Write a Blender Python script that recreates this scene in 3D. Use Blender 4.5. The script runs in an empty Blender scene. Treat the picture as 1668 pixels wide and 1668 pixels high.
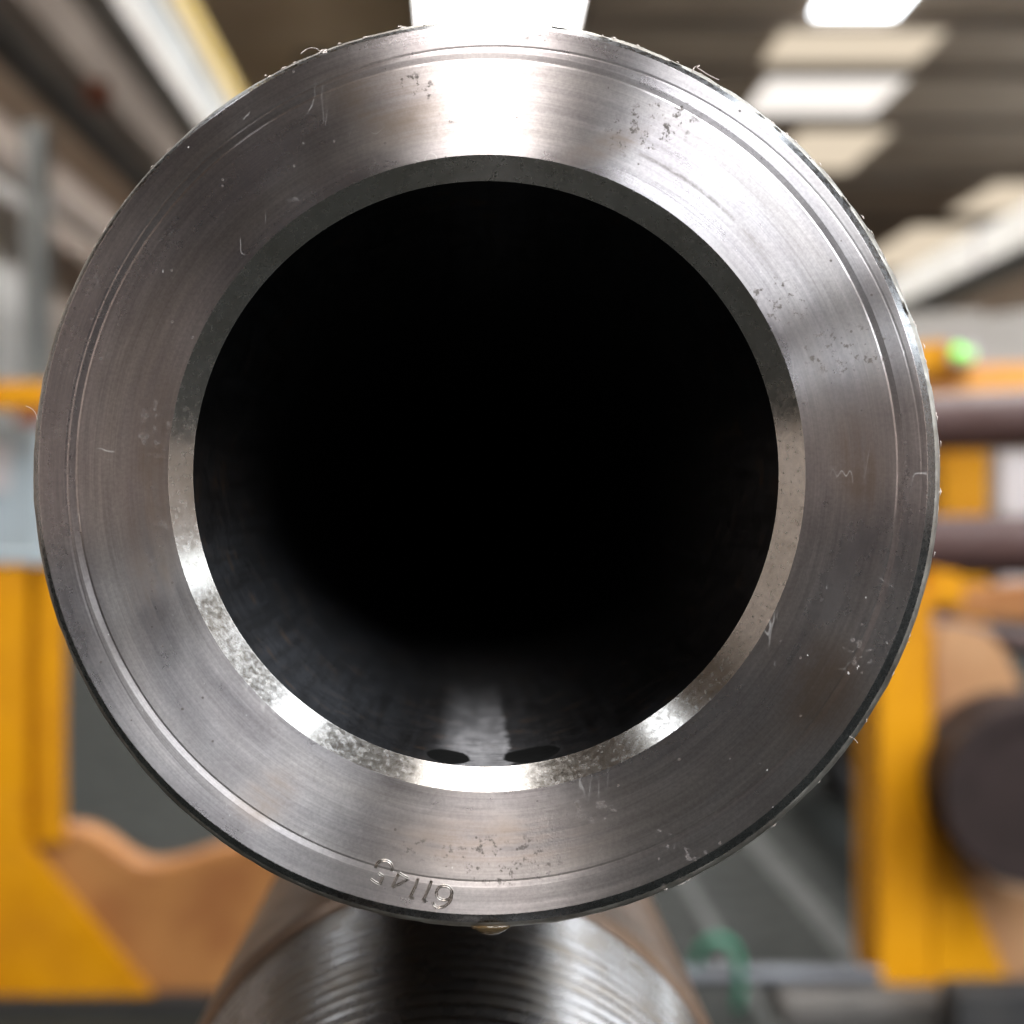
import bpy, bmesh, math, random
from mathutils import Vector, Matrix
random.seed(7)
S = bpy.context.scene
C = S.collection
R = math.radians

# ------------------------------------------------------------------ camera
CAM_D, CAM_H, FPX = 0.263, 0.9, 2432.0      # metres in front of the pipe end, eye height, focal length in photo pixels
cam = bpy.data.cameras.new('camera')
cam.sensor_width = 24.0
cam.lens = 35.0
cam.shift_x = 76.0 / 1668
cam.shift_y = -2.0 / 1668
cam.clip_start, cam.clip_end = 0.01, 300
cam.dof.use_dof = True
cam.dof.focus_distance = 0.268
cam.dof.aperture_fstop = 7.0
cam_o = bpy.data.objects.new('camera', cam)
C.objects.link(cam_o)
cam_o.location = (0, -CAM_D, CAM_H)
cam_o.rotation_euler = (R(90), 0, 0)
S.camera = cam_o

# ------------------------------------------------------------------ light: a dim works hall lit by its roof lights
W = bpy.data.worlds.new('World')
S.world = W
W.use_nodes = True
W.node_tree.nodes['Background'].inputs[0].default_value = (0.95, 0.93, 0.98, 1)
W.node_tree.nodes['Background'].inputs[1].default_value = 0.10
SKY_MAIN, SKY_SIDE, CREAM_GLOW = 12.0, 11.0, 0.80

S.view_settings.view_transform = 'Standard'
S.view_settings.look = 'None'
S.view_settings.exposure = 0.0
S.view_settings.gamma = 1.0
S.cycles.max_bounces = 5
S.cycles.sample_clamp_indirect = 4.0


# ------------------------------------------------------------------ helpers
def P(px, py, d):
    """the point of the place that lies d metres in front of the camera on the sight line through a photo pixel"""
    return Vector(((px - 758) * d / FPX, d - CAM_D, CAM_H - (py - 832) * d / FPX))


def setp(o, label=None, cat=None, group=None, kind=None):
    if label: o['label'] = label
    if cat: o['category'] = cat
    if group: o['group'] = group
    if kind: o['kind'] = kind
    return o


def empty(name, loc, label=None, cat=None, group=None):
    o = bpy.data.objects.new(name, None)
    o.empty_display_size = 0.05
    C.objects.link(o)
    o.location = loc
    return setp(o, label, cat, group)


def mesh_obj(name, verts, faces, mat, parent=None, smooth=False, sharp=None, loc=None):
    me = bpy.data.meshes.new(name)
    me.from_pydata([tuple(v) for v in verts], [], faces)
    me.validate()
    bm = bmesh.new(); bm.from_mesh(me)
    bmesh.ops.recalc_face_normals(bm, faces=bm.faces)
    bm.to_mesh(me); bm.free()
    if smooth:
        me.polygons.foreach_set('use_smooth', [True] * len(me.polygons))
        if sharp: me.set_sharp_from_angle(angle=R(sharp))
    if mat: me.materials.append(mat)
    o = bpy.data.objects.new(name, me)
    C.objects.link(o)
    if parent:
        o.parent = parent
        if loc is None and parent.type == 'EMPTY' and not parent.get('local'):
            o.matrix_parent_inverse = Matrix.Translation(-parent.location)
    if loc is not None: o.location = loc
    return o


def box(name, a, b, mat, parent=None, bevel=0.0):
    """axis-aligned box between two world corners"""
    bm = bmesh.new()
    bmesh.ops.create_cube(bm, size=1)
    for v in bm.verts:
        v.co = Vector([(a[i] + b[i]) / 2 + v.co[i] * abs(b[i] - a[i]) for i in range(3)])
    if bevel:
        bmesh.ops.bevel(bm, geom=list(bm.edges), offset=bevel, segments=2, affect='EDGES')
    vs = [v.co.copy() for v in bm.verts]
    bm.verts.index_update()
    fs = [[v.index for v in f.verts] for f in bm.faces]
    bm.free()
    return mesh_obj(name, vs, fs, mat, parent)


def prism(name, pts, d, thick, mat, parent=None, bevel=0.0):
    """outline given on the plane d metres in front of the camera, given real thickness backwards"""
    a = [P(x, y, d) for x, y in pts]
    n = len(a)
    vs = a + [p + Vector((0, thick, 0)) for p in a]
    fs = [list(range(n)), list(range(2 * n - 1, n - 1, -1))] + [[i, n + i, n + (i + 1) % n, (i + 1) % n] for i in range(n)]
    if bevel:
        bm = bmesh.new()
        bv = [bm.verts.new(v) for v in vs]
        for f in fs: bm.faces.new([bv[i] for i in f])
        bmesh.ops.recalc_face_normals(bm, faces=bm.faces)
        bmesh.ops.bevel(bm, geom=list(bm.edges), offset=bevel, segments=2, affect='EDGES')
        bm.verts.index_update()
        vs = [v.co.copy() for v in bm.verts]
        fs = [[v.index for v in f.verts] for f in bm.faces]
        bm.free()
    return mesh_obj(name, vs, fs, mat, parent)


def lathe(name, rings, mat, parent, seg=384, sharp=8, fn=None, cap_end=False):
    """rings (r, y, cx, cz) turned round the Y axis of the parent; fn(ring, angle) may move a vertex"""
    vs, fs = [], []
    for k, (r, y, cx, cz) in enumerate(rings):
        for i in range(seg):
            t = 2 * math.pi * i / seg
            p = Vector((cx + r * math.cos(t), y, cz + r * math.sin(t)))
            if fn: p = fn(k, t, p)
            vs.append(p)
    for k in range(len(rings) - 1):
        for i in range(seg):
            j = (i + 1) % seg
            fs.append([k * seg + i, k * seg + j, (k + 1) * seg + j, (k + 1) * seg + i])
    if cap_end:
        fs.append([(len(rings) - 1) * seg + i for i in range(seg)])
    me = bpy.data.meshes.new(name)
    me.from_pydata([tuple(v) for v in vs], [], fs)
    me.polygons.foreach_set('use_smooth', [True] * len(me.polygons))
    me.set_sharp_from_angle(angle=R(sharp))
    me.materials.append(mat)
    o = bpy.data.objects.new(name, me)
    C.objects.link(o)
    o.parent = parent
    return o


def tube(name, pts, rad, mat, parent=None, seg=10, caps=True):
    """tube along points; rad a number or one per point"""
    pts = [Vector(p) for p in pts]
    n = len(pts)
    rads = rad if isinstance(rad, (list, tuple)) else [rad] * n
    vs, fs = [], []
    up = None
    for k in range(n):
        t = (pts[min(k + 1, n - 1)] - pts[max(k - 1, 0)]).normalized()
        if up is None:
            up = t.orthogonal().normalized()
        up = (up - t * up.dot(t)).normalized()
        s = t.cross(up)
        for i in range(seg):
            a = 2 * math.pi * i / seg
            vs.append(pts[k] + (up * math.cos(a) + s * math.sin(a)) * rads[k])
    for k in range(n - 1):
        for i in range(seg):
            j = (i + 1) % seg
            fs.append([k * seg + i, k * seg + j, (k + 1) * seg + j, (k + 1) * seg + i])
    if caps:
        fs.append(list(range(seg))); fs.append([(n - 1) * seg + i for i in range(seg)])
    return mesh_obj(name, vs, fs, mat, parent, smooth=True, sharp=50)


# ------------------------------------------------------------------ node materials
class NT:
    def __init__(self, name):
        self.m = bpy.data.materials.new(name)
        self.m.use_nodes = True
        self.t = self.m.node_tree
        self.b = self.t.nodes['Principled BSDF']

    def n(self, kind, **props):
        x = self.t.nodes.new(kind)
        for k, v in props.items(): setattr(x, k, v)
        return x

    def put(self, sock, v):
        if isinstance(v, bpy.types.NodeSocket): self.t.links.new(v, sock)
        elif v is not None:
            if sock.type == 'RGBA' and len(v) == 3: v = (*v, 1)
            sock.default_value = v

    def math(self, op, a, b=None, c=None, clamp=False):
        x = self.n('ShaderNodeMath', operation=op, use_clamp=clamp)
        for i, v in enumerate((a, b, c)):
            if v is not None: self.put(x.inputs[i], v)
        return x.outputs[0]

    def vmath(self, op, a, b=None):
        x = self.n('ShaderNodeVectorMath', operation=op)
        self.put(x.inputs[0], a)
        if b is not None:
            if op == 'SCALE': self.put(x.inputs['Scale'], b)
            else: self.put(x.inputs[1], b)
        return x.outputs['Value'] if op in ('LENGTH', 'DISTANCE', 'DOT_PRODUCT') else x.outputs['Vector']

    def obj(self):
        return self.n('ShaderNodeTexCoord').outputs['Object']

    def noise(self, vec, scale, detail=3, rough=0.55, out='Fac'):
        x = self.n('ShaderNodeTexNoise')
        self.put(x.inputs['Vector'], vec)
        x.inputs['Scale'].default_value = scale
        x.inputs['Detail'].default_value = detail
        x.inputs['Roughness'].default_value = rough
        return x.outputs[out]

    def voro(self, vec, scale, feature='F1'):
        x = self.n('ShaderNodeTexVoronoi', feature=feature)
        self.put(x.inputs['Vector'], vec)
        x.inputs['Scale'].default_value = scale
        return x

    def ramp(self, v, lo, hi, a=0.0, b=1.0):
        x = self.n('ShaderNodeMapRange', interpolation_type='SMOOTHSTEP')
        self.put(x.inputs[0], v)
        for i, q in enumerate((lo, hi, a, b)): x.inputs[i + 1].default_value = q
        return x.outputs[0]

    def mix(self, f, a, b):
        x = self.n('ShaderNodeMix', data_type='RGBA')
        self.put(x.inputs[0], f); self.put(x.inputs[6], a); self.put(x.inputs[7], b)
        return x.outputs[2]

    def comb(self, x, y, z):
        c = self.n('ShaderNodeCombineXYZ')
        for i, v in enumerate((x, y, z)): self.put(c.inputs[i], v)
        return c.outputs[0]

    def bump(self, h, dist, strength=1.0, normal=None):
        x = self.n('ShaderNodeBump')
        self.put(x.inputs['Height'], h)
        x.inputs['Distance'].default_value = dist
        x.inputs['Strength'].default_value = strength
        if normal is not None: self.put(x.inputs['Normal'], normal)
        return x.outputs[0]

    def out(self, **kw):
        names = {'color': 'Base Color', 'rough': 'Roughness', 'metal': 'Metallic', 'normal': 'Normal', 'aniso': 'Anisotropic',
                 'tangent': 'Tangent', 'spec': 'Specular IOR Level', 'emit': 'Emission Color', 'power': 'Emission Strength',
                 'trans': 'Transmission Weight', 'coat': 'Coat Weight'}
        for k, v in kw.items(): self.put(self.b.inputs[names[k]], v)
        return self.m


def paint(name, col, col2, rough=0.5, scale=6.0, bump=0.0, metal=0.0, detail=4, spec=0.5):
    t = NT(name)
    v = t.obj()
    f = t.ramp(t.noise(v, scale, detail, 0.6), 0.35, 0.7)
    kw = dict(color=t.mix(f, col, col2), rough=t.ramp(t.noise(v, scale * 2.3, 3), 0.3, 0.7, rough - 0.08, rough + 0.1), metal=metal, spec=spec)
    if bump: kw['normal'] = t.bump(t.noise(v, scale * 8, 4), bump)
    return t.out(**kw)


def polar(t, v):
    s = t.n('ShaderNodeSeparateXYZ'); t.put(s.inputs[0], v)
    flat = t.comb(s.outputs[0], 0.0, s.outputs[2])
    r = t.vmath('LENGTH', flat)
    d = t.vmath('NORMALIZE', flat)
    sd = t.n('ShaderNodeSeparateXYZ'); t.put(sd.inputs[0], d)
    return s, r, d, sd


PX = CAM_D / FPX            # metres on the pipe end per photo pixel
AX, AZ = 35 * PX, 61 * PX   # pipe axis against the sight line


def blob(t, v, px, py, rx, ry, ang=0.0):
    """soft elliptical patch on the pipe end, 1 in its middle"""
    m = t.n('ShaderNodeMapping', vector_type='TEXTURE')
    t.put(m.inputs['Vector'], v)
    m.inputs['Location'].default_value = ((px - 793) * PX, 0, -(py - 771) * PX)
    m.inputs['Rotation'].default_value = (0, R(ang), 0)
    m.inputs['Scale'].default_value = (rx * PX, 1, ry * PX)
    s = t.n('ShaderNodeSeparateXYZ'); t.put(s.inputs[0], m.outputs[0])
    l = t.vmath('LENGTH', t.comb(s.outputs[0], 0.0, s.outputs[2]))
    return t.ramp(l, 0.25, 1.0, 1.0, 0.0)


def add_all(t, items):
    a = items[0]
    for b in items[1:]: a = t.math('MAXIMUM', a, b)
    return a


def turned_steel():
    t = NT('turned_steel')
    v = t.obj()
    s, r, d, sd = polar(t, v)
    fine = t.noise(t.comb(t.math('MULTIPLY', sd.outputs[0], 1.6), t.math('MULTIPLY', sd.outputs[2], 1.6), t.math('MULTIPLY', r, 3200.0)), 1.0, 2, 0.6)
    mid = t.noise(t.comb(t.math('MULTIPLY', sd.outputs[0], 3.0), t.math('MULTIPLY', sd.outputs[2], 3.0), t.math('MULTIPLY', r, 700.0)), 1.0, 4, 0.6)
    broad = t.noise(t.comb(t.math('MULTIPLY', sd.outputs[0], 1.3), t.math('MULTIPLY', sd.outputs[2], 1.3), t.math('MULTIPLY', r, 110.0)), 1.0, 3, 0.5)
    mott = t.noise(v, 55.0, 5, 0.62)
    mott2 = t.noise(v, 260.0, 4, 0.7)
    grain = t.noise(v, 2600.0, 2, 0.6)
    # brown film: along the inside of the face at the left, at the right, at the bottom
    film = add_all(t, [blob(t, v, 245, 820, 60, 330, 4), blob(t, v, 255, 960, 40, 120, 14), blob(t, v, 1400, 760, 60, 130, -8), blob(t, v, 1330, 1120, 120, 130),
                       blob(t, v, 800, 1370, 260, 70), blob(t, v, 430, 1300, 90, 60, -40), blob(t, v, 980, 240, 120, 30, -20), blob(t, v, 620, 170, 150, 90, 20)])
    film = t.math('MULTIPLY', film, t.ramp(t.math('ADD', t.math('MULTIPLY', mott, 0.6), t.math('MULTIPLY', mid, 0.4)), 0.36, 0.60), clamp=True)
    # dark corrosion spots: in named clusters, and rarely elsewhere
    clus = add_all(t, [blob(t, v, 1060, 205, 115, 55, -18), blob(t, v, 740, 190, 40, 14), blob(t, v, 830, 1400, 130, 60), blob(t, v, 1120, 1385, 90, 18, 30), blob(t, v, 255, 890, 22, 100, 10),
                       blob(t, v, 250, 700, 35, 60), blob(t, v, 1380, 570, 110, 60), blob(t, v, 680, 140, 50, 26, 25), blob(t, v, 900, 55, 60, 18, -8), blob(t, v, 1270, 490, 70, 50, 20),
                       blob(t, v, 1400, 1060, 40, 30), blob(t, v, 960, 1320, 60, 25), blob(t, v, 690, 1385, 70, 26)])
    sp = t.noise(v, 520.0, 4, 0.72)
    spots = t.math('MULTIPLY', t.ramp(sp, 0.54, 0.62), t.math('MULTIPLY', t.ramp(clus, 0.0, 0.7), t.ramp(mott2, 0.38, 0.54)), clamp=True)
    vs = t.voro(v, 560.0)
    seps = t.n('ShaderNodeSeparateColor'); t.put(seps.inputs[0], vs.outputs['Color'])
    pits = t.math('MULTIPLY', t.ramp(vs.outputs['Distance'], 0.10, 0.17, 1.0, 0.0), t.math('GREATER_THAN', seps.outputs[0], 0.93))
    # arc-shaped dark wipe line at the upper right
    wipe = t.math('MULTIPLY', t.math('MULTIPLY', t.ramp(t.math('ABSOLUTE', t.math('SUBTRACT', r, 577 * PX)), 0.0, 6 * PX, 1.0, 0.0), blob(t, v, 1130, 320, 190, 110, 35)), t.ramp(mott2, 0.35, 0.6))
    dark = t.math('MAXIMUM', t.math('MAXIMUM', spots, pits), t.math('MULTIPLY', wipe, 0.7))
    # light lint and dust specks
    vd = t.voro(t.vmath('MULTIPLY', t.vmath('ADD', v, t.vmath('SCALE', t.noise(v, 400.0, 2, 0.5, 'Color'), 0.0012)), (1.0, 1.0, 0.6)), 1050.0)
    sepd = t.n('ShaderNodeSeparateColor'); t.put(sepd.inputs[0], vd.outputs['Color'])
    dust = t.math('MULTIPLY', t.ramp(vd.outputs['Distance'], 0.09, 0.16, 1.0, 0.0), t.math('GREATER_THAN', sepd.outputs[1], 0.90))
    vd2 = t.voro(t.vmath('MULTIPLY', v, (1.9, 1.0, 0.35)), 400.0)
    sepe = t.n('ShaderNodeSeparateColor'); t.put(sepe.inputs[0], vd2.outputs['Color'])
    dash = t.math('MULTIPLY', t.ramp(vd2.outputs['Distance'], 0.05, 0.09, 1.0, 0.0), t.math('GREATER_THAN', sepe.outputs[2], 0.955))
    dust = t.math('MAXIMUM', dust, dash)
    col = t.mix(t.ramp(mott, 0.3, 0.7), (0.41, 0.365, 0.368), (0.495, 0.455, 0.456))
    col = t.mix(t.ramp(broad, 0.35, 0.7, 0, 0.7), col, (0.42, 0.375, 0.352))
    gr2 = t.noise(v, 1500.0, 3, 0.7)
    tone = t.math('MULTIPLY', t.math('MULTIPLY', t.ramp(mid, 0.25, 0.75, 0.86, 1.12), t.ramp(fine, 0.2, 0.8, 0.90, 1.08)), t.ramp(gr2, 0.25, 0.75, 0.88, 1.12))
    mx = t.n('ShaderNodeMix', data_type='RGBA', blend_type='MULTIPLY')
    mx.inputs[0].default_value = 1.0
    t.put(mx.inputs[6], col); t.put(mx.inputs[7], t.comb(tone, tone, tone))
    col = mx.outputs[2]
    hair = t.math('MULTIPLY', t.ramp(t.math('ABSOLUTE', t.math('SUBTRACT', t.noise(v, 95.0, 2, 0.5), 0.5)), 0.0, 0.006, 1.0, 0.0), t.ramp(t.noise(t.vmath('ADD', v, (3.1, 0, 1.7)), 130.0, 2, 0.5), 0.63, 0.70))
    scr = t.math('MULTIPLY', t.ramp(t.math('ABSOLUTE', t.math('SUBTRACT', t.noise(t.vmath('MULTIPLY', v, (1.0, 1.0, 0.22)), 330.0, 1, 0.4), 0.5)), 0.0, 0.01, 1.0, 0.0), t.ramp(t.noise(t.vmath('ADD', v, (1.3, 0, 5.7)), 75.0, 2, 0.5), 0.60, 0.70))
    dust = t.math('MAXIMUM', dust, t.math('MULTIPLY', t.math('MAXIMUM', hair, scr), 0.55))
    col = t.mix(t.math('MULTIPLY', film, 0.75), col, (0.25, 0.19, 0.15))
    col = t.mix(t.math('MULTIPLY', dark, 0.85), col, (0.07, 0.055, 0.045))
    col = t.mix(t.math('MULTIPLY', dust, 0.7), col, (0.72, 0.70, 0.68))
    rough = t.math('ADD', t.ramp(broad, 0.25, 0.75, 0.255, 0.35), t.math('MULTIPLY', t.math('SUBTRACT', mott2, 0.5), 0.10))
    rough = t.math('ADD', rough, t.math('MULTIPLY', t.math('MAXIMUM', film, dark), 0.10))
    # pitted, grainy strip beside the lower highlight
    grit = blob(t, v, 880, 1390, 70, 130)
    h = t.math('ADD', t.math('ADD', t.math('MULTIPLY', fine, 0.5), t.math('MULTIPLY', mid, 0.9)), t.math('MULTIPLY', grain, t.math('ADD', 0.10, t.math('MULTIPLY', grit, 0.8))))
    nrm = t.bump(h, 0.000022)
    return t.out(color=col, rough=rough, metal=t.math('SUBTRACT', 1.0, t.math('MULTIPLY', t.math('MAXIMUM', dark, dust), 0.75)), normal=nrm, aniso=1.0, tangent=d)


def ring_steel(name, base, base2, rough, aniso, grain_amt=0.00001, sides=None, tang='axial', metal=1.0, speck=0.0, dents=0.3):
    """turned chamfers, bevels and the bore"""
    t = NT(name)
    v = t.obj()
    s, r, d, sd = polar(t, v)
    m = t.noise(v, 120.0, 5, 0.65)
    m2 = t.noise(v, 900.0, 3, 0.65)
    gro = t.noise(t.comb(t.math('MULTIPLY', sd.outputs[0], 2.0), t.math('MULTIPLY', sd.outputs[2], 2.0), t.math('MULTIPLY', t.math('ADD', r, s.outputs[1]), 1800.0)), 1.0, 3, 0.6)
    dent = t.math('MULTIPLY', t.ramp(t.noise(v, 800.0, 3, 0.6), 0.62, 0.72), t.ramp(t.noise(v, 60.0, 2, 0.6), 0.45, 0.65))
    low = t.ramp(sd.outputs[2], -0.97, -0.55, 1.0, 0.0)
    h = t.math('ADD', t.math('MULTIPLY', gro, 0.7), t.math('MULTIPLY', m2, t.math('ADD', 0.25, t.math('MULTIPLY', low, speck))))
    col = t.mix(t.ramp(m, 0.35, 0.7), base, base2)
    col = t.mix(t.math('MULTIPLY', dent, dents), col, (0.10, 0.085, 0.07))
    tan = t.vmath('NORMALIZE', t.vmath('CROSS_PRODUCT', d, (0, 1, 0)))
    if tang == 'axial':
        nrm0 = t.n('ShaderNodeNewGeometry').outputs['Normal']
        tan = t.vmath('NORMALIZE', t.vmath('CROSS_PRODUCT', nrm0, tan))
    return t.out(color=col, rough=t.ramp(m2, 0.25, 0.75, rough - 0.06, rough + 0.08), metal=metal, normal=t.bump(h, grain_amt), aniso=aniso, tangent=tan)


M = {}
M['face'] = turned_steel()
M['chamfer'] = ring_steel('chamfer_steel', (0.50, 0.475, 0.455), (0.40, 0.375, 0.345), 0.22, 0.65, 0.000005, speck=0.9)
M['bevel'] = ring_steel('bevel_steel', (0.20, 0.20, 0.205), (0.15, 0.15, 0.155), 0.26, 0.6, 0.000006, dents=0.0)
M['lip'] = ring_steel('scuffed_edge_steel', (0.36, 0.34, 0.31), (0.22, 0.20, 0.18), 0.5, 0.2, 0.00008)


def bore_mat():
    t = NT('oiled_bore_steel')
    v = t.obj()
    s, r, d, sd = polar(t, v)
    gro = t.noise(t.comb(t.math('MULTIPLY', sd.outputs[0], 4.0), t.math('MULTIPLY', sd.outputs[2], 4.0), t.math('MULTIPLY', s.outputs[1], 1400.0)), 1.0, 3, 0.65)
    st = t.noise(t.comb(t.math('MULTIPLY', sd.outputs[0], 24.0), t.math('MULTIPLY', sd.outputs[2], 24.0), t.math('MULTIPLY', s.outputs[1], 22.0)), 1.0, 4, 0.6)
    m = t.noise(v, 160.0, 4, 0.65)

    def oil(x0, y0, rx, ry):  # dark reflections on the bore floor, painted into its colour
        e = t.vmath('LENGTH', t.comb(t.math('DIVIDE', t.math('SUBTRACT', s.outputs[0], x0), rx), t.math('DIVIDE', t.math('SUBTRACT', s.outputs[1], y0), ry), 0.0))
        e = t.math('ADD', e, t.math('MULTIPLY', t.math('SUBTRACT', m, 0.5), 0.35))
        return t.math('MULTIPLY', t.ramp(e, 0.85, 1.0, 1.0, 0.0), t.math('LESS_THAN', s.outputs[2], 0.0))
    o = t.math('MAXIMUM', oil(-0.0070, 0.0130, 0.0044, 0.0088), oil(0.0086, 0.0135, 0.0058, 0.0092))  # the two dark reflections painted on the bore floor
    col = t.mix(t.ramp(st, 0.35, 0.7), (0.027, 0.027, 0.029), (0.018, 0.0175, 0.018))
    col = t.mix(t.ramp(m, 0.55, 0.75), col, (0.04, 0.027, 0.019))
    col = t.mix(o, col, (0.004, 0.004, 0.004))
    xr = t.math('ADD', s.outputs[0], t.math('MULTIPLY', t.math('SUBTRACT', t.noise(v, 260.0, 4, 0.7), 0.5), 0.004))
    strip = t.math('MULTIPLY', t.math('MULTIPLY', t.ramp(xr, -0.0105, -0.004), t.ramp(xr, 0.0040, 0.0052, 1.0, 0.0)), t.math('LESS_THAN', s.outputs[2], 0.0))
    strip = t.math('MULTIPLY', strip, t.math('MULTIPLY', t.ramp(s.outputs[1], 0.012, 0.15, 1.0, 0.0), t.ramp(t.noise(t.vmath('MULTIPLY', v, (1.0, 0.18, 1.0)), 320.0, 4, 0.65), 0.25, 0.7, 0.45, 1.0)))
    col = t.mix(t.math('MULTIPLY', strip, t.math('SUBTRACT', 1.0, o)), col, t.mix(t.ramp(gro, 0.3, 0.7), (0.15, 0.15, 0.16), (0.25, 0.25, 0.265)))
    tan = t.vmath('NORMALIZE', t.comb(0.0, 1.0, 0.0))
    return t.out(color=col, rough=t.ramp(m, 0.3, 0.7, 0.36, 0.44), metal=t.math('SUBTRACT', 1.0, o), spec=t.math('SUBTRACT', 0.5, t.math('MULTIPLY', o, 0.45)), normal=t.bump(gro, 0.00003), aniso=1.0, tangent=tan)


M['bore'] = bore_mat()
M['body'] = paint('mill_scale_steel', (0.10, 0.075, 0.06), (0.17, 0.125, 0.095), 0.48, 40, 0.0002, 0.6)
M['tube_brown'] = paint('brown_pipe_skin', (0.12, 0.068, 0.038), (0.08, 0.052, 0.036), 0.4, 30, 0.0001, 0.55)
M['cap'] = paint('black_plastic', (0.01, 0.01, 0.01), (0.012, 0.012, 0.012), 0.6)
M['digit'] = ring_steel('stamped_steel', (0.40, 0.36, 0.33), (0.25, 0.21, 0.18), 0.28, 0.0, 0.00001)
M['lint'] = paint('lint', (0.55, 0.47, 0.43), (0.65, 0.58, 0.54), 0.9, 200)


def thread_mat():
    t = NT('machined_thread_steel')
    v = t.obj()
    m = t.noise(v, 90.0, 4, 0.6)
    m2 = t.noise(v, 700.0, 3, 0.6)
    col = t.mix(t.ramp(m, 0.35, 0.7), (0.18, 0.172, 0.17), (0.125, 0.108, 0.092))
    return t.out(color=col, rough=t.ramp(m, 0.3, 0.7, 0.24, 0.32), metal=1.0, normal=t.bump(m2, 0.00002))


M['thread'] = thread_mat()


def oil_mat():
    t = NT('brown_oil')
    return t.out(color=(0.30, 0.20, 0.10), rough=0.06, trans=0.75, spec=0.6)


M['oil'] = oil_mat()
M['yellow'] = paint('yellow_paint', (0.62, 0.265, 0.001), (0.50, 0.20, 0.002), 0.5, 5, 0.0004, spec=0.25)
M['wood'] = paint('cradle_timber', (0.38, 0.165, 0.046), (0.27, 0.10, 0.026), 0.7, 7, 0.001)
M['wood_pale'] = paint('pale_worn_timber', (0.44, 0.24, 0.115), (0.34, 0.165, 0.07), 0.7, 8, 0.001)
M['mauve'] = paint('lacquered_brown_pipe', (0.105, 0.062, 0.060), (0.085, 0.05, 0.048), 0.42, 6)
M['darkpipe'] = paint('dark_brown_pipe', (0.035, 0.023, 0.022), (0.025, 0.017, 0.016), 0.6, 8, spec=0.15)
M['grey'] = paint('grey_cabinet_paint', (0.34, 0.39, 0.42), (0.28, 0.31, 0.32), 0.5, 3)
M['palegrey'] = paint('pale_grey_paint', (0.55, 0.50, 0.50), (0.46, 0.42, 0.42), 0.55, 4)
M['rust'] = paint('red_oxide_paint', (0.28, 0.09, 0.045), (0.20, 0.07, 0.04), 0.6, 5)
M['plinth'] = paint('plinth_concrete', (0.10, 0.09, 0.083), (0.07, 0.065, 0.062), 0.8, 9, 0.001)
M['black'] = paint('black_rubber', (0.018, 0.018, 0.02), (0.03, 0.028, 0.027), 0.6, 9)
M['orange'] = paint('orange_timber', (0.72, 0.32, 0.06), (0.58, 0.24, 0.05), 0.6, 6)
M['steelrail'] = paint('dull_galvanised', (0.13, 0.135, 0.15), (0.09, 0.09, 0.10), 0.5, 12, 0.0, 0.7)
M['green'] = paint('green_hose', (0.03, 0.22, 0.12), (0.02, 0.15, 0.09), 0.45, 20)
M['roof'] = paint('brown_roof_lining', (0.42, 0.33, 0.25), (0.33, 0.25, 0.185), 0.8, 0.6)
M['roofdark'] = paint('dark_roof_steel', (0.16, 0.12, 0.09), (0.12, 0.09, 0.065), 0.7, 1.2)
M['duct'] = paint('white_duct', (0.80, 0.77, 0.73), (0.70, 0.67, 0.62), 0.5, 2)
M['wall'] = paint('pale_wall', (0.80, 0.78, 0.76), (0.72, 0.69, 0.66), 0.8, 0.8)
M['wallwarm'] = paint('beige_wall', (0.60, 0.50, 0.43), (0.52, 0.43, 0.37), 0.8, 0.8)
M['column'] = paint('grey_green_steel', (0.36, 0.37, 0.36), (0.28, 0.29, 0.28), 0.6, 2)
M['g_grey'] = paint('girder_grey', (0.24, 0.255, 0.255), (0.19, 0.20, 0.20), 0.5, 1.2)
M['g_pale'] = paint('girder_pale', (0.38, 0.345, 0.315), (0.30, 0.265, 0.235), 0.6, 1.2)
M['g_cream'] = paint('girder_cream', (0.46, 0.37, 0.24), (0.38, 0.30, 0.2), 0.6, 1.2)
M['g_yellow'] = paint('girder_yellow', (0.62, 0.42, 0.06), (0.5, 0.34, 0.06), 0.55, 1.2)
M['brownbeam'] = paint('taupe_beam', (0.30, 0.24, 0.20), (0.23, 0.18, 0.15), 0.7, 0.7)
M['blackbeam'] = paint('black_beam', (0.03, 0.03, 0.027), (0.045, 0.04, 0.035), 0.6, 1)


def floor_mat():
    t = NT('workshop_floor')
    v = t.obj()
    a = t.noise(v, 1.4, 5, 0.6)
    b = t.noise(v, 14.0, 4, 0.6)
    col = t.mix(t.ramp(a, 0.3, 0.7), (0.014, 0.0155, 0.0135), (0.020, 0.0215, 0.019))
    col = t.mix(t.ramp(b, 0.5, 0.8, 0, 0.5), col, (0.013, 0.0125, 0.011))
    return t.out(color=col, rough=t.ramp(b, 0.3, 0.7, 0.6, 0.8), spec=0.12, normal=t.bump(b, 0.001))


M['floor'] = floor_mat()
M['line'] = paint('worn_floor_line', (0.030, 0.031, 0.028), (0.022, 0.023, 0.020), 0.6, 9)


def glow(name, col, power):
    t = NT(name)
    return t.out(color=(0.05, 0.05, 0.05), rough=0.6, emit=col, power=power)


M['sky_main'] = glow('clear_rooflight', (1.0, 0.985, 0.96), SKY_MAIN)
M['sky_side'] = glow('side_rooflight', (0.88, 0.945, 1.0), SKY_SIDE)
M['cream_glow'] = glow('glowing_cream_panel', (1.0, 0.84, 0.64), CREAM_GLOW)  # pale roof bands: their lit look is put in as glow
M['sky_mid'] = glow('milky_rooflight', (1.0, 0.93, 0.86), 1.15)
M['window'] = glow('window_light', (0.85, 0.94, 1.0), 10.0)
M['led'] = glow('green_led', (0.16, 1.0, 0.0), 2.4)
M['led_pale'] = glow('pale_green_led', (0.45, 1.0, 0.25), 1.5)

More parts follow.
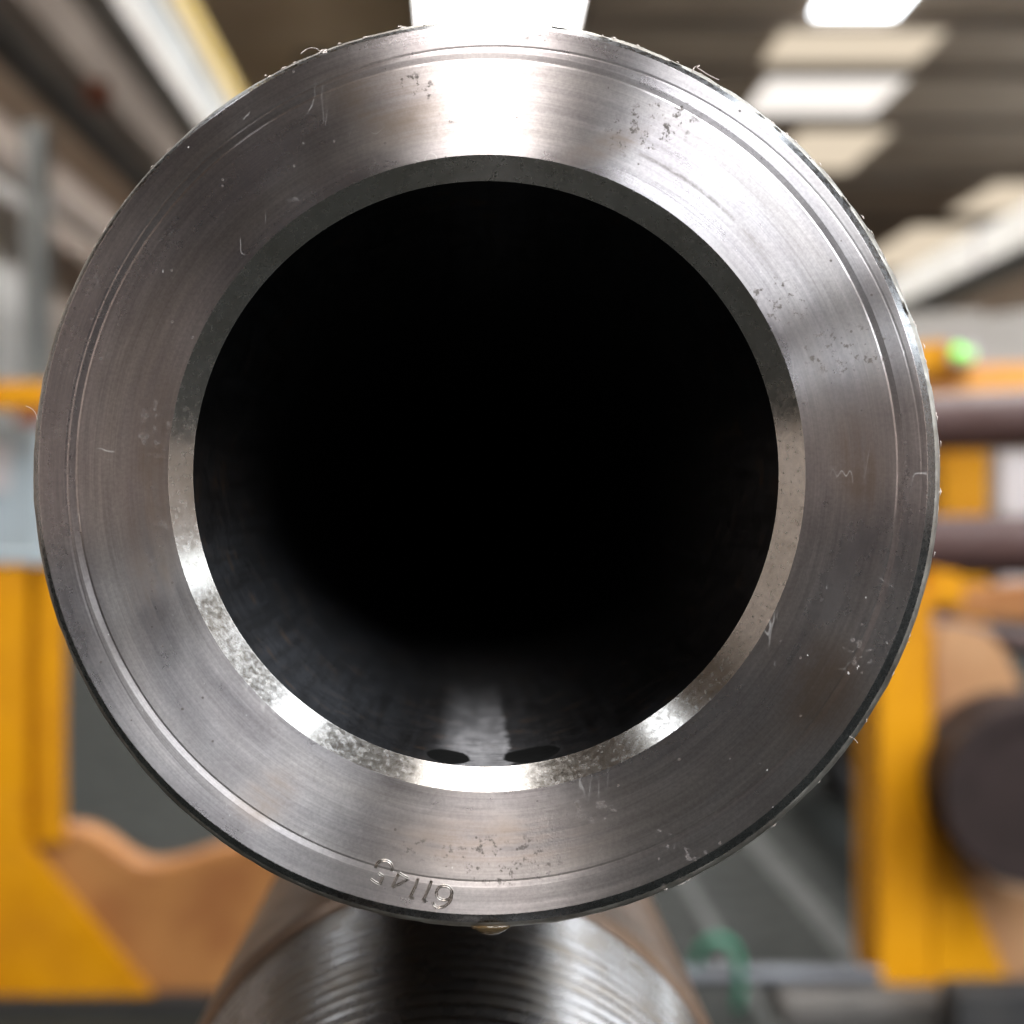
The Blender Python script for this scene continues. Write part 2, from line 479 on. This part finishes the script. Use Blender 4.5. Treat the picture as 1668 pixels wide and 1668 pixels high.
# ------------------------------------------------------------------ setting
flo = mesh_obj('floor', [(-14, -16, 0), (18, -16, 0), (18, 62, 0), (-14, 62, 0)], [[0, 1, 2, 3]], M['floor'])
setp(flo, 'dark grey green workshop floor', None, None, 'structure')
for x0, x1 in ((0.755, 0.815), (0.52, 0.545), (0.40, 0.415)):
    box('painted_line', (x0, 1.2, 0.001), (x1, 7.5, 0.004), M['line'], flo)

RZ = CAM_H + 6.0
roof = box('roof', (-14, -16, RZ), (18, 62, RZ + 0.25), M['roof'])
setp(roof, 'brown underside of the workshop roof', None, None, 'structure')


def roof_panel(name, x0, x1, d0, d1, mat, drop=0.03):
    return box(name, (x0 * 6, d0 - CAM_D, RZ - drop), (x1 * 6, d1 - CAM_D, RZ - 0.004), mat, roof)


roof_panel('skylight_or_added_glow', -0.085, 0.218, -1.0, 40, M['sky_main'])
roof_panel('skylight_or_added_glow', -0.135, 0.165, -15, -1.1, M['sky_main'])
for x in (-0.098, 0.218):
    roof_panel('skylight_frame', x, x + 0.013, -1.0, 40, M['roofdark'], 0.10)
# row of roof lights to the right
roof_panel('skylight_or_added_glow', 0.70, 0.86, 8.0, 18.0, M['sky_side'])
roof_panel('skylight_or_added_glow', 0.45, 1.75, -14.0, -2.0, M['sky_side'])
roof_panel('skylight_or_added_glow', 0.68, 0.86, -1.5, 6.5, M['sky_side'])
roof_panel('skylight_or_added_glow', -0.995, -0.94, 9.0, 36.0, M['sky_main'])  # added panel, unseen behind the black beam, to brighten the left wall
roof_panel('skylight_or_added_glow', 0.66, 1.0, 18.15, 19.9, M['cream_glow'])  # cream soffit, made to glow in place of light falling on it
roof_panel('skylight_or_added_glow', 0.70, 1.02, 20.2, 22.5, M['sky_mid'])
roof_panel('skylight_or_added_glow', 0.88, 1.12, 23.3, 26.2, M['cream_glow'])  # another lit cream band, its brightness given as emission
roof_panel('skylight_or_added_glow', 1.62, 1.95, 26.8, 30.0, M['cream_glow'])
roof_panel('skylight_or_added_glow', 1.58, 1.85, 31.3, 37.0, M['cream_glow'])
roof_panel('skylight_or_added_glow', -0.72, -0.60, -1.0, 4.0, M['sky_side'])
for d in (7.2, 14.0, 18.05, 20.05, 22.8, 26.5, 30.6, 38, 45, 52):
    box('roof_truss', (1.45, d - CAM_D, RZ - 0.16), (17, d - CAM_D + 0.12, RZ - 0.035), M['roofdark'], roof)
for d in (10.0, 16.0, 19.5, 24, 30, 38):
    box('roof_truss', (-2.2, d - CAM_D, RZ - 0.14), (-0.66, d - CAM_D + 0.12, RZ - 0.035), M['roofdark'], roof)

wl = box('wall_left', (-7.3, -16, 0), (-7.0, 60, RZ - 0.01), M['wallwarm'])
setp(wl, 'pale workshop side wall on the left', None, None, 'structure')
for y in (12.4, 20.3):
    box('wall_panel', (-6.995, y, 0.3), (-6.93, y + 3.9, 6.2), M['wall'], wl)
wb = box('wall_back', (-14, 60, 0), (18, 60.3, RZ - 0.01), M['wallwarm'])
setp(wb, 'far end wall of the workshop', None, None, 'structure')
wr = box('wall_right', (12.0, -16, 0), (12.3, 60, RZ - 0.01), M['wallwarm'])
setp(wr, 'side wall of the workshop on the right', None, None, 'structure')
# window strip high on the right-hand wall
for y in range(-15, 22, 3):
    box('window', (11.93, y, CAM_H + 3.7), (11.996, y + 2.7, CAM_H + 4.9), M['window'], wr)

# crane girder on the left: one stack of plates that runs down the hall
gx = -2.6
gd = empty('crane_girder', (gx, 12, CAM_H + 3.74), 'long crane girder with yellow top edge running down the left side', 'girder')
for nm, h0, h1, ex, mt in (('bottom_flange', 3.74, 3.98, 0.03, 'g_pale'), ('web', 3.98, 4.38, 0.0, 'g_grey'), ('cover_strip', 4.38, 4.57, 0.02, 'g_cream'), ('top_flange', 4.57, 4.80, 0.05, 'g_yellow')):
    box(nm, (gx - 0.25, 3, CAM_H + h0), (gx + ex, 34, CAM_H + h1 - 0.003), M[mt], gd)
bb = box('roof_beam', (-4.35, 3, CAM_H + 4.62), (-4.0, 34, CAM_H + 5.22), M['brownbeam'])
setp(bb, 'broad taupe beam between the crane girder and the black beam', 'beam')
bk = box('service_beam', (-5.2, 3, CAM_H + 5.0), (-5.0, 34, CAM_H + 5.36), M['blackbeam'])
setp(bk, 'black beam crossing the upper left corner', 'beam')
bk2 = box('wall_rail', (-6.6, 3, CAM_H + 4.7), (-6.4, 34, CAM_H + 5.1), M['brownbeam'])
setp(bk2, 'taupe rail along the wall below the black beam', 'rail')
rb = prism('junction_box', [(138, 128), (176, 132), (178, 172), (140, 170)], 15.5, 0.2, M['rust'])
setp(rb, 'small red box hanging beside the black beam', 'box')
col = box('wall_column', P(36, 200, 19.5) * 1.0, (P(72, 200, 19.5).x, 19.6, 0), M['column'])
setp(col, 'grey green steel column in front of the pale left wall', 'column')

dk = empty('air_duct', (5.0, 12, CAM_H + 2.3), 'white rectangular duct slanting down at the right edge', 'duct')
box('casing', (4.9, 6, CAM_H + 2.34), (5.5, 25, CAM_H + 2.68), M['duct'], dk)
for y in (8, 11, 14, 17, 20, 23):
    box('joint_flange', (4.88, y, CAM_H + 2.32), (5.52, y + 0.05, CAM_H + 2.70), M['palegrey'], dk)
cb = prism('storage_crate', [(1470, 512), (1600, 505), (1600, 515), (1700, 500), (1700, 600), (1470, 600)], 7.5, 0.6, M['g_pale'])
setp(cb, 'pale beige crate behind the green lamp', 'crate')

# ------------------------------------------------------------------ the pipe in front
pipe = empty('steel_pipe', (AX, 0, CAM_H + AZ), 'thick-walled steel pipe seen end-on with turned face and black bore', 'pipe')
pipe['local'] = 1
rp = lambda n: n * PX
# face with the groove near its rim: narrow steep inner wall, wide shallow outer wall, and a second fainter ring
dx, dz = rp(-6), rp(5)
GA, GB = (rp(0), rp(5)), (rp(12), rp(-2))


def groove_fn(k, t, p):
    if k == 8:      # floor of the fainter ring: cut on the upper half, running out below
        p.y *= max(0.12, 0.5 + 0.6 * math.sin(t - 0.3))
    if k == 5:
        p.y *= 0.8 + 0.25 * math.sin(2 * t + 1)
    return p


face_r = [(rp(519), 0, 0, 0), (rp(560), 0, 0, 0), (rp(610), 0, 0, 0), (rp(645), 0, 0, 0),
          (rp(667), 0, *GA), (rp(670.5), 0.00022, *GA), (rp(680), 0, *GA),
          (rp(694), 0, *GB), (rp(696.5), 0.00009, *GB), (rp(700), 0, *GB),
          (rp(723.5), 0, dx, dz), (rp(724.5), 0.00006, dx, dz)]
lathe('end_face', face_r, M['face'], pipe, 720, 6, groove_fn)
lathe('outer_bevel', [(rp(724.5), 0.00006, dx, dz), (rp(728), 0.0004, dx * .8, dz * .8), (rp(737), 0.0014, dx * 0.4, dz * 0.4)], M['bevel'], pipe, 720, 60)


def lip_fn(k, t, p):
    j = 0.00016 * (math.sin(37 * t) * math.sin(11 * t + 1) + 0.7 * math.sin(91 * t + 2) * math.sin(23 * t)) * (1.4 if 0.2 < t < 1.5 else 0.6)
    if k in (1, 2):
        p.x += j * math.cos(t); p.z += j * math.sin(t); p.y += j * 1.5
    return p


lathe('scuffed_rim', [(rp(737), 0.0014, dx * 0.4, dz * 0.4), (rp(741), 0.0016, dx * 0.2, dz * 0.2), (rp(745), 0.0024, 0, 0), (rp(745), 0.006, 0, 0)], M['lip'], pipe, 720, 60, lip_fn)
lathe('pipe_wall', [(rp(745), 0.006, 0, 0), (rp(745), 0.5, 0, 0), (rp(745), 3.2, 0, 0)], M['body'], pipe, 192, 40)
CH_D = 0.0046
r_bore = 477 * (CAM_D + CH_D) / FPX
lathe('inner_chamfer', [(rp(519), 0, 0, 0), (rp(518), 0.00012, 0, 0), (r_bore + 0.0001, CH_D - 0.0001, rp(-1), rp(0)), (r_bore, CH_D, rp(-1), 0)], M['chamfer'], pipe, 720, 60)
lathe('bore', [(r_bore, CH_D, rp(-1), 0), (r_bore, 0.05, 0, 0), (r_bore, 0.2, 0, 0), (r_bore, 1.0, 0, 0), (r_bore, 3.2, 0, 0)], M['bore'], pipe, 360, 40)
lathe('unseen_end_plug', [(rp(745), 3.2, 0, 0), (rp(745), 3.21, 0, 0), (0.001, 3.21, 0, 0)], M['cap'], pipe, 64, 40, None, True)  # unseen closure added to keep light from entering the bore's far end

# stamped number 61145, upside down at the lower rim: strokes given in the 5.2x enlarged photo crop
def sp(x, y):
    px, py = 560 + x / 5.2125, 1370 + y / 5.2125
    return ((px - 793) * PX, -(py - 771) * PX)


def arc(cx, cy, rx, ry, a0, a1, n=18, rot=0):
    o = []
    for i in range(n + 1):
        a = R(a0 + (a1 - a0) * i / n)
        x, y = rx * math.cos(a), ry * math.sin(a)
        c, s_ = math.cos(R(rot)), math.sin(R(rot))
        o.append((cx + x * c - y * s_, cy + x * s_ + y * c))
    return o


digits = {
    'six': [arc(852, 440, 66, 62, 0, 360, 28), [(916, 440), (912, 490), (890, 528), (850, 555), (800, 565), (765, 545), (755, 515)]],
    'one_a': [[(745, 335), (722, 400), (695, 460), (672, 505)], [(672, 505), (700, 515)]],
    'one_b': [[(632, 315), (605, 390), (575, 455), (560, 480)], [(560, 480), (600, 485)]],
    'four': [[(552, 318), (480, 360), (410, 392)], [(410, 392), (440, 330), (470, 270)], [(470, 270), (505, 295), (552, 318)]],
    'five': [[(228, 322), (262, 348), (302, 370)], [(302, 370), (320, 335), (335, 300)], [(335, 300), (310, 285), (292, 270)], arc(342, 228, 70, 64, 170, 375, 20, 8)],
}


def digit_mesh(strokes):
    prof = [(-1.6, 0.0), (-1.0, -0.00010), (-0.55, -0.00006), (0, 0.00004), (0.55, -0.00006), (1.0, -0.00010), (1.6, 0.0)]
    w = 0.00017
    vs, fs = [], []
    for st in strokes:
        p = [Vector(sp(*q)) for q in st]
        n = len(p); base = len(vs)
        for k in range(n):
            t = (p[min(k + 1, n - 1)] - p[max(k - 1, 0)]).normalized()
            s_ = Vector((-t.y, t.x))
            for u, dep in prof:
                e = 0.25 if k in (0, n - 1) and (p[0] - p[-1]).length > 1e-5 else 1.0
                q = p[k] + s_ * u * w
                vs.append((q.x, dep * e - 0.000006, q.y))
        m = len(prof)
        for k in range(n - 1):
            for i in range(m - 1):
                fs.append([base + k * m + i, base + k * m + i + 1, base + (k + 1) * m + i + 1, base + (k + 1) * m + i])
    return vs, fs


for nm, st in digits.items():
    vs, fs = digit_mesh(st)
    o = mesh_obj('stamped_digit', vs, fs, M['digit'], pipe, smooth=True, sharp=80)
    o['label'] = 'digit %s stamped upside down on the lower rim' % nm.split('_')[0]

# oil drop hanging from the lowest point of the rim
dv, df = [], []
prof = [(1.0, 0.0), (0.93, 0.25), (0.72, 0.55), (0.5, 0.78), (0.28, 0.93), (0.0, 1.0)]
for r_, h_ in prof:
    for i in range(20):
        a = 2 * math.pi * i / 20
        dv.append((rp(6) + 0.0038 * r_ * math.cos(a), 0.0026 + 0.0016 * r_ * math.sin(a), -rp(743) + 0.0002 - 0.0019 * h_))
for k in range(len(prof) - 1):
    for i in range(20):
        j = (i + 1) % 20
        df.append([k * 20 + i, k * 20 + j, (k + 1) * 20 + j, (k + 1) * 20 + i])
df.append([i for i in range(20)])
od = mesh_obj('oil_drop', dv, df, M['oil'], pipe, smooth=True)
od['label'] = 'brown oil drop hanging from the lowest point of the rim'

# burrs along the rim: too small to pick apart
bv, bf = [], []
for i in range(90):
    t = random.choice((random.uniform(0.1, 1.65), random.uniform(-1.2, 0.3), random.uniform(1.7, 2.6)))
    rr = rp(744) + random.uniform(-0.0004, 0.0002)
    c = Vector((rr * math.cos(t), 0.0018 + random.uniform(-0.0004, 0.0006), rr * math.sin(t)))
    n0 = len(bv)
    tg = Vector((-math.sin(t), 0, math.cos(t))); ou = Vector((math.cos(t), 0, math.sin(t)))
    l, w = random.uniform(0.0002, 0.0011), random.uniform(0.0001, 0.0003)
    bv += [c - tg * l, c + tg * l * random.uniform(.3, 1), c + ou * w + tg * random.uniform(-l, l) * .5, c + Vector((0, -w, 0))]
    bf += [[n0, n0 + 1, n0 + 2], [n0, n0 + 1, n0 + 3], [n0, n0 + 2, n0 + 3], [n0 + 1, n0 + 2, n0 + 3]]
bo = mesh_obj('metal_burrs', bv, bf, M['lint'], pipe)
bo['kind'] = 'stuff'


# lint caught on the rim (things of their own)
def fibre(pts, label, rad=0.00006, y=0.0012):
    w = []
    for i in range(len(pts)):
        w.append(Vector(((pts[i][0] - 758) * PX, y + 0.0004 * math.sin(i * 1.7), CAM_H - (pts[i][1] - 832) * PX)))
    # smooth
    sm = []
    for i in range(len(w) - 1):
        for f in (0, .25, .5, .75):
            a, b = w[max(i - 1, 0)], w[min(i + 2, len(w) - 1)]
            p, q = w[i], w[i + 1]
            sm.append(0.5 * ((2 * p) + (q - a) * f + (2 * a - 5 * p + 4 * q - b) * f * f + (-a + 3 * p - 3 * q + b) * f ** 3))
    sm.append(w[-1])
    o = tube('lint_fibre', sm, rad, M['lint'], None, 6)
    return setp(o, label, 'fibre', 'lint fibres on the pipe rim')


fibre([(489, 84), (496, 77), (505, 75), (515, 77), (522, 82)], 'curled pale fibre at the upper left of the pipe rim')
fibre([(518, 84), (524, 77), (531, 82), (525, 84), (530, 77), (520, 80)], 'tiny tuft of lint beside the curled fibre', 0.00011)
fibre([(1130, 112), (1134, 105), (1141, 104), (1137, 108), (1146, 112), (1156, 118), (1172, 128)], 'tangled fibre on the upper right of the pipe rim', 0.00009)
fibre([(58, 683), (53, 671), (47, 664), (40, 661)], 'fine hair sticking out at the left of the pipe rim', 0.00004)
fibre([(1384, 1200), (1394, 1205), (1400, 1212)], 'short hair at the lower right of the pipe rim', 0.00004)

# ------------------------------------------------------------------ the threaded pipe below
L0 = Vector((-0.003, 0, CAM_H - 0.179))
low = empty('threaded_pipe', L0, 'brown pipe with bright threaded pin lying below the big pipe end', 'pipe')
low['local'] = 1
Y_TH0, Y_TH1 = 0.004, 0.405 - CAM_D
RB = 0.080
lathe('pipe_wall', [(0.0772, Y_TH1, 0, 0), (0.0795, Y_TH1 + 0.002, 0, 0), (RB, Y_TH1 + 0.005, 0, 0), (RB, 1.0, 0, 0), (RB, 3.2, 0, 0)], M['tube_brown'], low, 256, 40)


def thread_r(y):
    return 0.0770 - 0.100 * (Y_TH1 - y)


PITCH, DEPTH, TSEG = 0.0066, 0.0034, 240
prof = [(0.0, 0.0), (0.08, 0.0), (0.16, 0.08), (0.42, 0.92), (0.50, 1.0), (0.58, 0.92), (0.84, 0.08), (0.92, 0.0)]
rows = []
nt = int((Y_TH1 - Y_TH0) / PITCH) + 2
vs, fs = [], []
nrow = nt * len(prof)
for i in range(TSEG):
    t = 2 * math.pi * i / TSEG
    for k in range(nt):
        for u, dd in prof:
            y = Y_TH0 + (k + u - i / TSEG) * PITCH
            y = min(max(y, Y_TH0), Y_TH1)
            r_ = thread_r(y) - dd * DEPTH
            vs.append((r_ * math.cos(t), y, r_ * math.sin(t)))
m = len(prof)
for i in range(TSEG):
    j = (i + 1) % TSEG
    off = 0 if i < TSEG - 1 else -m
    for q in range(nrow - 1):
        a, b = i * nrow + q, i * nrow + q + 1
        if off:
            if q + off < 0: continue
            fs.append([a, b, j * nrow + q + 1 + off, j * nrow + q + off])
        else:
            fs.append([a, b, j * nrow + q + 1, j * nrow + q])
me = bpy.data.meshes.new('thread')
me.from_pydata(vs, [], fs)
me.polygons.foreach_set('use_smooth', [True] * len(me.polygons))
me.set_sharp_from_angle(angle=R(55))
me.materials.append(M['thread'])
th = bpy.data.objects.new('thread', me); C.objects.link(th); th.parent = low
rn = thread_r(Y_TH0) - DEPTH - 0.0006
lathe('thread_core', [(rn - 0.0005, Y_TH0 - 0.004, 0, 0), (rn, Y_TH0, 0, 0), (0.0770 - DEPTH - 0.0006, Y_TH1 - 0.001, 0, 0)], M['thread'], low, 128, 40)
lathe('pin_nose', [(0.045, Y_TH0 - 0.004, 0, 0), (0.0455, Y_TH0 - 0.0045, 0, 0), (rn - 0.003, Y_TH0 - 0.0045, 0, 0), (rn - 0.0005, Y_TH0 - 0.004, 0, 0)], M['thread'], low, 128, 30)
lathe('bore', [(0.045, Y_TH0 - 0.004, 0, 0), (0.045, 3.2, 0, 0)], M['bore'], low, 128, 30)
lathe('unseen_end_plug', [(RB, 3.2, 0, 0), (RB, 3.21, 0, 0), (0.001, 3.21, 0, 0)], M['cap'], low, 64, 40, None, True)

# what carries the two pipes, hidden behind them
ts = box('timber_spacer', (-0.05, 1.55, CAM_H - 0.179 + RB - 0.006), (0.06, 1.65, CAM_H + AZ - rp(745) + 0.003), M['wood'])
setp(ts, 'timber block wedged between the two stacked pipes', 'block')
tr = empty('pipe_trestle', (0, 1.6, 0), 'low timber trestle under the threaded pipe', 'trestle')
box('cross_beam', (-0.14, 1.52, CAM_H - 0.34), (0.14, 1.68, CAM_H - 0.255), M['wood'], tr)
for sx in (-1, 1):
    box('leg', (sx * 0.10 - 0.03, 1.55, 0), (sx * 0.10 + 0.03, 1.65, CAM_H - 0.34), M['wood'], tr)

# ------------------------------------------------------------------ storage rack at the left
D1 = 2.7
lr = empty('pipe_rack', P(40, 1635, D1), 'yellow steel pipe rack with empty timber cradle at the left', 'rack', 'yellow pipe racks')
prism('post_flange', [(-90, 918), (44, 918), (44, 1372), (250, 1622), (-90, 1622)], D1, 0.014, M['yellow'], lr, 0.002)
prism('post_web', [(40, 922), (66, 922), (66, 1372), (40, 1372)], D1 + 0.05, 0.012, M['yellow'], lr)
prism('post_flange', [(62, 921), (104, 921), (104, 1374), (62, 1374)], D1 + 0.003, 0.016, M['yellow'], lr, 0.002)
prism('post_back', [(-90, 920), (100, 920), (100, 1600), (-90, 1600)], D1 + 0.11, 0.02, M['yellow'], lr, 0.002)
prism('top_plate', [(-92, 905), (108, 905), (108, 917), (-92, 917)], D1 - 0.01, 0.15, M['grey'], lr, 0.002)
cr = [(46, 1392), (62, 1366), (100, 1350), (140, 1356), (170, 1374), (200, 1398), (232, 1414), (268, 1412), (305, 1402), (345, 1388), (400, 1378), (470, 1380), (540, 1375), (540, 1618), (46, 1618)]
prism('timber_cradle', cr, D1 + 0.022, 0.085, M['wood'], lr, 0.006)
prism('far_post', [(415, 1290), (470, 1290), (470, 1622), (415, 1622)], D1 + 0.12, 0.03, M['yellow'], lr, 0.002)
prism('base_rail', [(-160, 1628), (540, 1628), (540, 1720), (-160, 1720)], D1 - 0.02, 0.2, M['black'], lr)

cab = empty('control_cabinet', P(0, 905, 3.6), 'grey blue cabinet behind the left rack, under the yellow beam', 'cabinet')
prism('housing', [(-120, 690), (62, 690), (62, 1010), (-120, 1010)], 3.6, 0.35, M['grey'], cab, 0.006)
prism('pedestal', [(-100, 1012), (50, 1012), (50, 1440), (-100, 1440)], 3.62, 0.3, M['column'], cab)
prism('door_panel', [(-110, 720), (14, 720), (14, 800), (-110, 800)], 3.593, 0.006, M['palegrey'], cab)
yb = empty('yellow_beam', P(0, 680, 3.4), 'yellow beam end with red oxide underside above the grey cabinet', 'beam')
prism('flange', [(-150, 622), (72, 622), (72, 664), (-150, 664)], 3.4, 0.12, M['yellow'], yb, 0.004)
prism('underside', [(24, 665), (70, 665), (70, 690), (24, 690)], 3.41, 0.10, M['rust'], yb, 0.003)

# ------------------------------------------------------------------ storage rack at the right
rr_ = empty('pipe_rack', P(1475, 1605, D1), 'yellow steel pipe rack holding dark pipe in its cradle at the right', 'rack', 'yellow pipe racks')
prism('post', [(1432, 962), (1518, 962), (1518, 1605), (1432, 1605)], D1, 0.17, M['yellow'], rr_, 0.004)
prism('gusset', [(1520, 1330), (1528, 1330), (1640, 1590), (1640, 1605), (1520, 1605)], D1, 0.014, M['yellow'], rr_, 0.002)
wd = [(1522, 1030), (1560, 1018), (1610, 1030), (1640, 1062), (1660, 1110), (1668, 1120), (1620, 1160), (1570, 1205), (1545, 1260), (1535, 1310), (1560, 1360), (1590, 1405), (1640, 1450), (1760, 1480), (1760, 1602), (1522, 1602)]
prism('timber_cradle', wd, D1 + 0.03, 0.09, M['wood_pale'], rr_, 0.006)
prism('upper_block', [(1535, 945), (1600, 960), (1700, 950), (1700, 1016), (1600, 1008), (1535, 1000)], D1 + 0.05, 0.09, M['wood'], rr_, 0.006)
prism('post_cap', [(1512, 925), (1570, 935), (1570, 985), (1512, 985)], D1 + 0.02, 0.05, M['yellow'], rr_, 0.004)
pl = prism('concrete_plinth', [(1278, 1634), (1600, 1634), (1600, 1674), (1278, 1674)], D1 - 0.10, 0.17, M['plinth'], None, 0.006)
setp(pl, 'grey concrete plinth under the right rack', 'plinth')
bx = prism('rubber_block', [(1560, 1622), (1800, 1622), (1800, 1720), (1560, 1720)], D1 - 0.25, 0.1, M['black'], None, 0.004)
setp(bx, 'black block beside the plinth in the lower right corner', 'block')


def long_pipe(name, a, b, r_, mat, label):
    root = empty(name, a, label, 'pipe', 'brown pipes in the right rack')
    ax = (b - a)
    L = ax.length
    q = ax.to_track_quat('Y', 'Z')
    vs, fs = [], []
    seg = 48
    ri = r_ * 0.78
    for rr2, y in ((ri, 0.012), (ri, 0.0), (r_ - 0.003, 0.0), (r_, 0.003), (r_, L), (ri, L)):
        for i in range(seg):
            t = 2 * math.pi * i / seg
            vs.append(a + q @ Vector((rr2 * math.cos(t), y, rr2 * math.sin(t))))
    for k in range(2, 5):
        for i in range(seg):
            j = (i + 1) % seg
            fs.append([k * seg + i, k * seg + j, (k + 1) * seg + j, (k + 1) * seg + i])
    for i in range(seg):
        j = (i + 1) % seg
        fs.append([seg + i, seg + j, 2 * seg + j, 2 * seg + i])
    mesh_obj('pipe_wall', vs, fs, mat, root, True, 30)
    vs2 = vs[:2 * seg]
    mesh_obj('end_protector', vs2, [[i, (i + 1) % seg, seg + (i + 1) % seg, seg + i] for i in range(seg)] + [list(range(seg))], mat, root, True, 30)
    return root


long_pipe('stored_pipe', P(1440, 692, 3.25), P(2300, 655, 2.75), 0.062, M['mauve'], 'brown pipe lying crosswise just below the green lamp')
long_pipe('stored_pipe', P(1440, 890, 3.25), P(2300, 885, 2.75), 0.064, M['mauve'], 'brown pipe lying crosswise level with the middle of the big pipe end')
long_pipe('stored_pipe', P(1480, 1010, 3.0), P(2200, 1150, 2.6), 0.022, M['mauve'], 'slim mauve pipe slanting down above the right timber cradle')
long_pipe('stored_pipe', P(1690, 1295, 2.55), P(1690, 1295, 2.55) + Vector((0.1, 2.6, 0)), 0.158, M['darkpipe'], 'large dark pipe resting in the right timber cradle')

st = prism('rack_stanchion', [(1535, 735), (1610, 735), (1610, 1200), (1535, 1200)], 3.7, 0.1, M['yellow'], None, 0.004)
setp(st, 'short yellow stanchion between the two crosswise brown pipes', 'stanchion')
pb = prism('pale_board', [(1632, 738), (1690, 738), (1690, 1000), (1632, 1000)], 3.9, 0.05, M['palegrey'])
setp(pb, 'pale grey board right of the yellow stanchion', 'board')
tb = prism('timber_beam', [(1440, 598), (1800, 588), (1800, 640), (1440, 645)], 3.45, 0.12, M['orange'], None, 0.006)
setp(tb, 'orange timber beam on top of the upper brown pipe', 'timber')
yk = prism('lamp_bracket', [(1480, 560), (1545, 556), (1590, 598), (1590, 606), (1480, 606)], 3.40, 0.04, M['yellow'], None, 0.004)
setp(yk, 'yellow bracket carrying the green lamp', 'bracket')

# green indicator lamp: two small diodes in a black holder
lp = empty('signal_lamp', P(1568, 590, 3.35), 'small glowing green signal lamp beside the pipe rim', 'lamp')
prism('holder', [(1550, 560), (1592, 560), (1592, 592), (1550, 592)], 3.36, 0.03, M['palegrey'], lp, 0.003)
for (px, py), mt in (((1562, 571), 'led'), ((1579, 577), 'led_pale')):
    c = P(px, py, 3.352)
    vs, fs = [], []
    for k in range(6):
        a = k / 5 * math.pi / 2
        for i in range(16):
            t = 2 * math.pi * i / 16
            vs.append(c + Vector((0.012 * math.cos(a) * math.cos(t), 0.004 - 0.012 * math.sin(a), 0.012 * math.cos(a) * math.sin(t))))
    for k in range(5):
        for i in range(16):
            j = (i + 1) % 16
            fs.append([k * 16 + i, k * 16 + j, (k + 1) * 16 + j, (k + 1) * 16 + i])
    mesh_obj('diode', vs, fs, M[mt], lp, True)

# on the floor between the racks
fr = tube('floor_rail', [P(1010, 1590, 2.7), P(1250, 1590, 2.7), P(1432, 1590, 2.7)], 0.0163, M['steelrail'], None, 16)
setp(fr, 'dull grey steel tube lying on the floor left of the right rack', 'tube')
hs = []
for i in range(25):
    a = R(200 - 250 * i / 24)
    hs.append(P(1165 + 34 * math.cos(a) + i * 0.3, 1575 - 45 * math.sin(a) + (max(0, i - 16) * 7), 2.72 - 0.05 * math.sin(i / 24 * 3.1)))
ho = tube('hose', hs, 0.0085, M['green'], None, 10)
setp(ho, 'green hose looped over the steel tube on the floor', 'hose')
dkb = prism('dark_bin', [(1335, 1180), (1500, 1180), (1500, 1345), (1430, 1345), (1395, 1325)], 4.6, 0.4, M['black'])
setp(dkb, 'dark bin in the shade left of the right rack post', 'bin')
